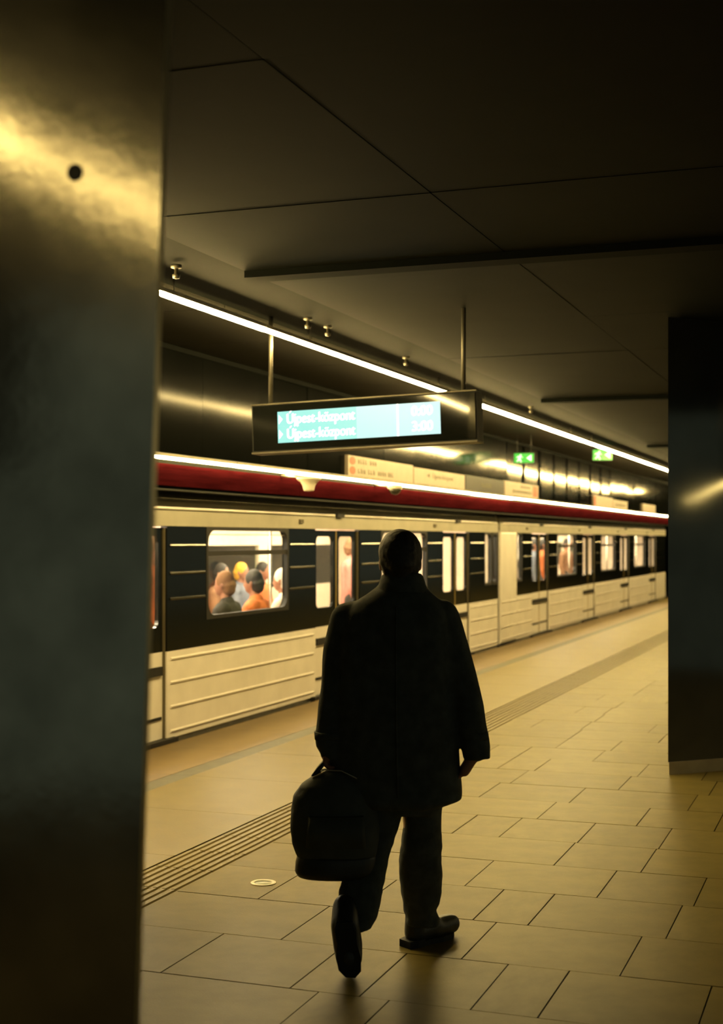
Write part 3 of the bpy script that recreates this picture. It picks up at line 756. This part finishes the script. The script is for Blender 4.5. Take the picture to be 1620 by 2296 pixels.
# ================================================================== THE WALKING MAN
D0 = 5.65
base = px(890, HZ + F * H / D0, D0); base.z = 0
Rv = Vector((CS, SN, 0)); Fv = Vector((-SN, CS, 0)); Zv = Vector((0, 0, 1))
def ell(u0, u1, v, d, hd, n=28, p=2.4, dv=0.0, lean=0.0):
    """horizontal ring seen from u0 to u1 at height v, half depth hd; dv tilts it down to the right"""
    a = px(u0, v, d); b = px(u1, v, d); c = (a + b) / 2; hw = (b - a).length / 2; out = []
    for k in range(n):
        t = 2 * math.pi * k / n; co, si = math.cos(t), math.sin(t)
        x = hw * math.copysign(abs(co) ** (2 / p), co); y = hd * math.copysign(abs(si) ** (2 / p), si)
        out.append(c + Rv * x + Fv * y + Zv * (-dv * co + lean * si))
    return out
def P(u, v, d): return px(u, v, d)
# --- skin: one continuous body
b = MB()
HC = P(897, 1254, 5.63)
RM = Matrix((Rv, Fv, Zv)).transposed()
def hl(x, y, z): return HC + Rv * x + Fv * y + Zv * z
b.ball(hl(0, 0, .012), .076, .094, .100, RM, 18)
b.ball(hl(0, .045, -.050), .056, .060, .068, RM, 14)
b.cap(hl(0, .098, -.010), .011, hl(0, .112, -.034), .017)
for s in (-1, 1):
    b.ball(hl(s * .078, .000, -.018), .010, .021, .034, RM, 10)
    b.ball(hl(s * .030, .090, .012), .014, .009, .010, RM, 8)
    b.cap(hl(s * .018, .096, .026), .008, hl(s * .046, .086, .025), .007)
b.cap(hl(-.02, .098, -.068), .008, hl(.02, .098, -.068), .008); b.ball(hl(0, .09, -.1), .024, .02, .02, RM, 8)
b.chain([(hl(0, -.012, -.03), .060), (hl(0, -.012, -.10), .060), (P(896, 1345, 5.64), .085), (P(890, 1420, 5.64), .13), (P(888, 1560, 5.64), .13), (P(890, 1690, 5.64), .13), (P(890, 1745, 5.66), .12)])
# left arm holds the bag, right arm hangs free
LW = P(735, 1690, 5.58); RW_ = P(1060, 1694, 5.60)
b.chain([(P(790, 1390, 5.64), .06), (P(742, 1550, 5.62), .045), (LW, .032)])
b.chain([(P(995, 1390, 5.64), .06), (P(1042, 1550, 5.62), .045), (RW_, .032)])
b.cap(P(880, 1400, 5.64), .1, P(800, 1390, 5.64), .065); b.cap(P(880, 1400, 5.64), .1, P(985, 1390, 5.64), .065)
# right hand: palm, four fingers, thumb, relaxed and slightly curled
def hand(w, aim, side, thumb, curl):
    """w wrist, aim unit dir of the palm, side unit dir across the fingers, thumb side sign, curl dir"""
    k = w + aim * .075
    b.cap(w, .026, k - side * .018, .021); b.cap(w, .026, k + side * .018, .021)
    for i, (ln, off) in enumerate(((.072, .030), (.080, .011), (.074, -.008), (.058, -.026))):
        p0 = k + side * off * thumb; p1 = p0 + aim * ln * .45 + curl * .012; p2 = p1 + aim * ln * .30 + curl * .022; p3 = p2 + aim * ln * .12 + curl * .022
        b.chain([(p0, .0098), (p1, .0092), (p2, .0084), (p3, .0075)], 8)
    t0 = w + aim * .025 + side * thumb * .024; t1 = t0 + aim * .032 + side * thumb * .020 + curl * .008; t2 = t1 + aim * .030 + side * thumb * .004 + curl * .012
    b.chain([(t0, .013), (t1, .011), (t2, .009)], 8)
hand(RW_, (Zv * -.86 - Rv * .46 + Fv * .2).normalized(), Fv, 1, -Rv)
# left hand: fist round the bag handle
HG = P(741, 1709, 5.58)
b.cap(LW, .029, HG + Zv * .030 - Fv * .018, .024); b.cap(LW, .029, HG + Zv * .030 + Fv * .022, .024)
for i in range(4):
    c0 = HG + Fv * (-.030 + i * .0195)
    b.chain([(c0 + Zv * .024 - Rv * .020, .010), (c0 - Zv * .002 - Rv * .024, .0098), (c0 - Zv * .020 - Rv * .006, .009), (c0 - Zv * .016 + Rv * .014, .008)], 8)
b.chain([(HG + Zv * .03 + Fv * .035, .012), (HG + Zv * .006 + Fv * .046 + Rv * .008, .011), (HG - Zv * .012 + Fv * .03 + Rv * .016, .009)], 8)
# legs and feet under the clothes
HEEL0 = P(930, 2108, 5.80); HEEL0.z = 0; T0 = P(1002, 2090, 5.93); T0.z = 0; FD0 = (T0 - HEEL0).normalized()
b.chain([(P(845, 1800, 5.64), .085), (P(822, 1960, 5.58), .058), (P(785, 2060, 5.47), .038)])
b.chain([(P(945, 1800, 5.68), .085), (P(943, 1950, 5.74), .058), (P(945, 2060, 5.80), .038)])
b.chain([(P(785, 2060, 5.47), .036), (P(778, 2120, 5.42), .034), (P(783, 2165, 5.41), .03)])
b.chain([(P(945, 2060, 5.80), .036), (HEEL0 + Zv * .055, .028), (HEEL0 + FD0 * .12 + Zv * .045, .024)])
bm_ = remeshed(b, .0062, 'person', base, smooth=4); bm_.materials.append(m_skin)
man = bpy.data.objects.new('person', bm_); COL.objects.link(man); man.location = base
tag(man, 'person in a black coat walking away along the platform with a black bag', 'person')
# --- hair
h = MB(); h.ball(hl(0, -.010, .024), .090, .098, .100, RM, 20); h.cap(hl(0, -.045, -.02), .068, hl(0, -.042, -.052), .050)
h.cap(hl(-.05, -.03, -.01), .036, hl(-.045, -.035, -.045), .030); h.cap(hl(.05, -.03, -.01), .036, hl(.045, -.035, -.045), .030)
hm = remeshed(h, .006, 'hair', base, smooth=4, disp=lambda c: .0022 * noise.noise(c * 60))
# take the hair off the face
bmm = bmesh.new(); bmm.from_mesh(hm); loc = HC - base
dele = [v for v in bmm.verts if (v.co - loc).dot(Fv) > .052 and (v.co - loc).z < .075]
bmesh.ops.delete(bmm, geom=dele, context='VERTS'); bmm.to_mesh(hm); bmm.free()
link('hair', hm, m_hair, man, base)
# --- coat
c = MB()
tors = [(856, 946, 1300, .078, 5.645), (846, 956, 1316, .095, 5.645), (822, 972, 1332, .11, 5.64), (795, 992, 1350, .125, 5.64), (768, 1012, 1374, .14, 5.64), (752, 1022, 1410, .15, 5.64),
        (748, 1022, 1470, .158, 5.64), (746, 1020, 1560, .16, 5.64), (742, 1024, 1650, .165, 5.64), (736, 1030, 1720, .172, 5.65), (732, 1036, 1775, .178, 5.65), (738, 1036, 1788, .178, 5.65), (790, 1000, 1802, .165, 5.65)]
c.rings([ell(u0, u1, v, d, hd) for u0, u1, v, hd, d in tors])
c.chain([(P(782, 1392, 5.64), .082), (P(764, 1450, 5.63), .072), (P(752, 1550, 5.62), .064), (P(742, 1625, 5.60), .060), (P(739, 1664, 5.59), .058)], 18)
c.chain([(P(736, 1650, 5.59), .052), (P(741, 1686, 5.58), .044)], 18)
c.chain([(P(985, 1386, 5.64), .080), (P(1004, 1440, 5.63), .076), (P(1040, 1550, 5.62), .064), (P(1058, 1640, 5.61), .060), (P(1067, 1676, 5.60), .056)], 18)
c.rings([ell(1031, 1091, 1640, 5.61, .055), ell(1036, 1096, 1675, 5.60, .055, dv=.004), ell(1040, 1098, 1702, 5.60, .052, dv=-.004)])
def folds(co):
    z = co.z
    return .006 * noise.noise(Vector((co.x * 7, co.y * 7, z * 2.4))) + .004 * noise.noise(Vector((co.x * 18, co.y * 18, z * 9)))
cm = remeshed(c, .0095, 'coat', base, smooth=4, disp=folds)
coat = link('coat', cm, m_coat, man, base)
# collar, cuff straps, back vent seam
col = MB()
rs = []
for v, u0, u1, hd in ((1332, 838, 962, .112), (1312, 848, 955, .102), (1292, 854, 948, .090), (1288, 858, 944, .083), (1300, 862, 940, .078)):
    rs.append(ell(u0, u1, v, 5.64, hd, 28, 2.2, lean=-.012))
col.rings(rs, cap=False)
cl = col.build('collar', m_coat, coat, base)
def cuff(ring_a, ring_b, name='cuff_strap'):
    MB().rings([ring_a, ring_b], cap=True).build(name, m_coat, coat, base)
cuff(ell(704, 774, 1640, 5.59, .064), ell(705, 774, 1657, 5.59, .063))
cuff(ell(1026, 1094, 1640, 5.61, .060), ell(1030, 1096, 1657, 5.61, .060))
MB().tube([P(888, 1360, 5.50), P(887, 1450, 5.478), P(888, 1600, 5.474), P(890, 1720, 5.472), P(892, 1790, 5.470)], .004, 6).build('back_seam', m_coat, coat, base)
# --- trousers
t = MB()
t.rings([ell(790, 990, 1740, 5.66, .12), ell(800, 992, 1800, 5.66, .12), ell(812, 985, 1822, 5.66, .10)])
t.rings([ell(902, 990, 1770, 5.68, .095), ell(906, 990, 1835, 5.69, .092), ell(899, 990, 1885, 5.71, .088), ell(893, 991, 1935, 5.73, .085), ell(894, 991, 1970, 5.75, .080),
         ell(899, 991, 2000, 5.77, .078), ell(905, 987, 2024, 5.78, .075), ell(904, 976, 2040, 5.79, .075), ell(907, 982, 2052, 5.795, .076), ell(908, 984, 2072, 5.80, .078)])
t.rings([ell(792, 905, 1775, 5.66, .10), ell(796, 900, 1830, 5.65, .098), ell(796, 886, 1875, 5.63, .090), ell(786, 874, 1915, 5.60, .085), ell(772, 866, 1955, 5.56, .080),
         ell(759, 858, 1995, 5.52, .078), ell(757, 850, 2030, 5.49, .075), ell(753, 842, 2060, 5.47, .075), ell(760, 832, 2084, 5.455, .07, dv=-.004)])
tm = remeshed(t, .0085, 'trousers', base, smooth=3, disp=lambda co: .007 * noise.noise(Vector((co.x * 9, co.y * 9, co.z * 11))) + .003 * noise.noise(co * 35))
trou = link('trousers', tm, m_trouser, man, base)
# --- shoes
s = MB()
HEEL = P(930, 2108, 5.80); HEEL.z = .05
TOE = P(1002, 2090, 5.93); TOE.z = .05
fd = (TOE - HEEL).normalized(); sd = Vector((fd.y, -fd.x, 0))
s.cap(HEEL, .046, HEEL + fd * .10 + Zv * .010, .050); s.cap(HEEL + fd * .09, .050, TOE - fd * .02 - Zv * .004, .046); s.cap(TOE - fd * .03, .046, TOE + fd * .020, .042)
s.cap(HEEL + Zv * .005, .046, HEEL + Zv * .10 + fd * .005, .045)
sm_ = remeshed(s, .007, 'shoe', base, smooth=4); sh = link('shoe', sm_, m_leather, man, base)
so = MB()
prof = [(-.062, .034), (-.058, -.034), (-.02, -.046), (.05, -.040), (.12, -.052), (.18, -.048), (.215, -.022), (.218, .018), (.185, .046), (.12, .052), (.05, .042), (-.02, .046)]
def sole(o, f, sdir, up, z0, z1): 
    return [[o + f * a + sdir * w + up * z for a, w in prof] for z in (z0, z1)]
g = Vector((HEEL.x, HEEL.y, 0))
so.rings(sole(g, fd, sd, Zv, 0.0, .022), smooth=False); so.rings([[g + fd * a + sd * w + Zv * z for a, w in ((-.062, .034), (-.058, -.034), (-.02, -.044), (.02, -.042), (.02, .042), (-.02, .044))] for z in (-.0, .03)], smooth=False)
so.build('sole', m_sole, sh, base)
# trailing foot, heel lifted, toe on the floor
TO = P(785, 2184, 5.38); TO.z = .034
HE = P(774, 2075, 5.40)
s = MB()
s.cap(TO + Fv * .02, .032, TO + Zv * .05 - Rv * .006, .052); s.cap(TO + Zv * .04 - Rv * .005, .053, (TO + HE) / 2 + Fv * .01, .058); s.cap((TO + HE) / 2 + Fv * .01, .058, HE, .058); s.cap(HE, .058, P(776, 2035, 5.46), .056)
s.cap(HE + Fv * .05, .05, (TO + HE) / 2 + Fv * .045, .044)
sm_ = remeshed(s, .007, 'shoe', base, smooth=4); sh = link('shoe', sm_, m_leather, man, base)
up2 = -Fv; f2 = (TO - HE).normalized(); s2 = Rv
so = MB(); g2 = HE + f2 * .015 - Fv * .046
so.rings([[g2 + f2 * a + s2 * w * .92 - Fv * z + Fv * .10 * max(0, a - .13) for a, w in [(x * .78, y) for x, y in prof]] for z in (-.012, .008)], smooth=False)
so.rings([[g2 + f2 * a + s2 * w - Fv * z for a, w in ((-.045, .03), (-.04, -.03), (-.01, -.04), (.03, -.038), (.03, .038), (-.01, .04))] for z in (-.01, .022)], smooth=False)
so.build('sole', m_sole, sh, base)

# ================================================================== BAG
BD = 5.56
bb_ = P(750, 1962, BD)
bag = empty('carry_bag', bb_, 'soft black bag carried low in the left hand of the walking person', 'bag')
k = MB()
k.rings([ell(712, 770, 1726, BD, .045), ell(698, 795, 1742, BD, .07), ell(672, 822, 1760, BD, .088), ell(657, 838, 1782, BD, .10), ell(652, 846, 1820, BD, .108), ell(649, 850, 1855, BD, .11),
         ell(653, 850, 1888, BD, .11), ell(664, 847, 1912, BD, .105), ell(668, 846, 1918, BD, .103)])
km = remeshed(k, .008, 'body', bb_, smooth=4, disp=lambda co: .005 * noise.noise(co * 9) + .002 * noise.noise(co * 30))
kb = link('body', km, m_bag, bag, bb_)
k = MB().rings([ell(667, 846, 1912, BD, .103), ell(662, 847, 1930, BD, .108), ell(660, 846, 1952, BD, .108), ell(668, 838, 1963, BD, .098), ell(690, 815, 1966, BD, .07)])
km = remeshed(k, .007, 'base_section', bb_, smooth=3); link('base_section', km, m_leather, bag, bb_)
MB().rings([ell(690, 815, 1830, BD - .098, .03, 20, 4), ell(685, 820, 1900, BD - .098, .035, 20, 4)]).build('front_pocket', m_bag, bag, bb_)
for dd in (-.03, .03):
    MB().tube([P(702, 1742, BD + dd), P(716, 1722, BD + dd * .8), P(729, 1705, BD + dd * .4 + .02), P(741, 1700, BD + .02), P(757, 1704, BD + dd * .4 + .02), P(772, 1724, BD + dd * .8), P(784, 1745, BD + dd)], .0105, 10).build('handle', m_leather, bag, bb_)
MB().tube([P(700, 1744, BD - .06), P(735, 1727, BD - .05), P(765, 1728, BD - .05), P(800, 1746, BD - .06)], .004, 6).build('zip', m_alu, bag, bb_)
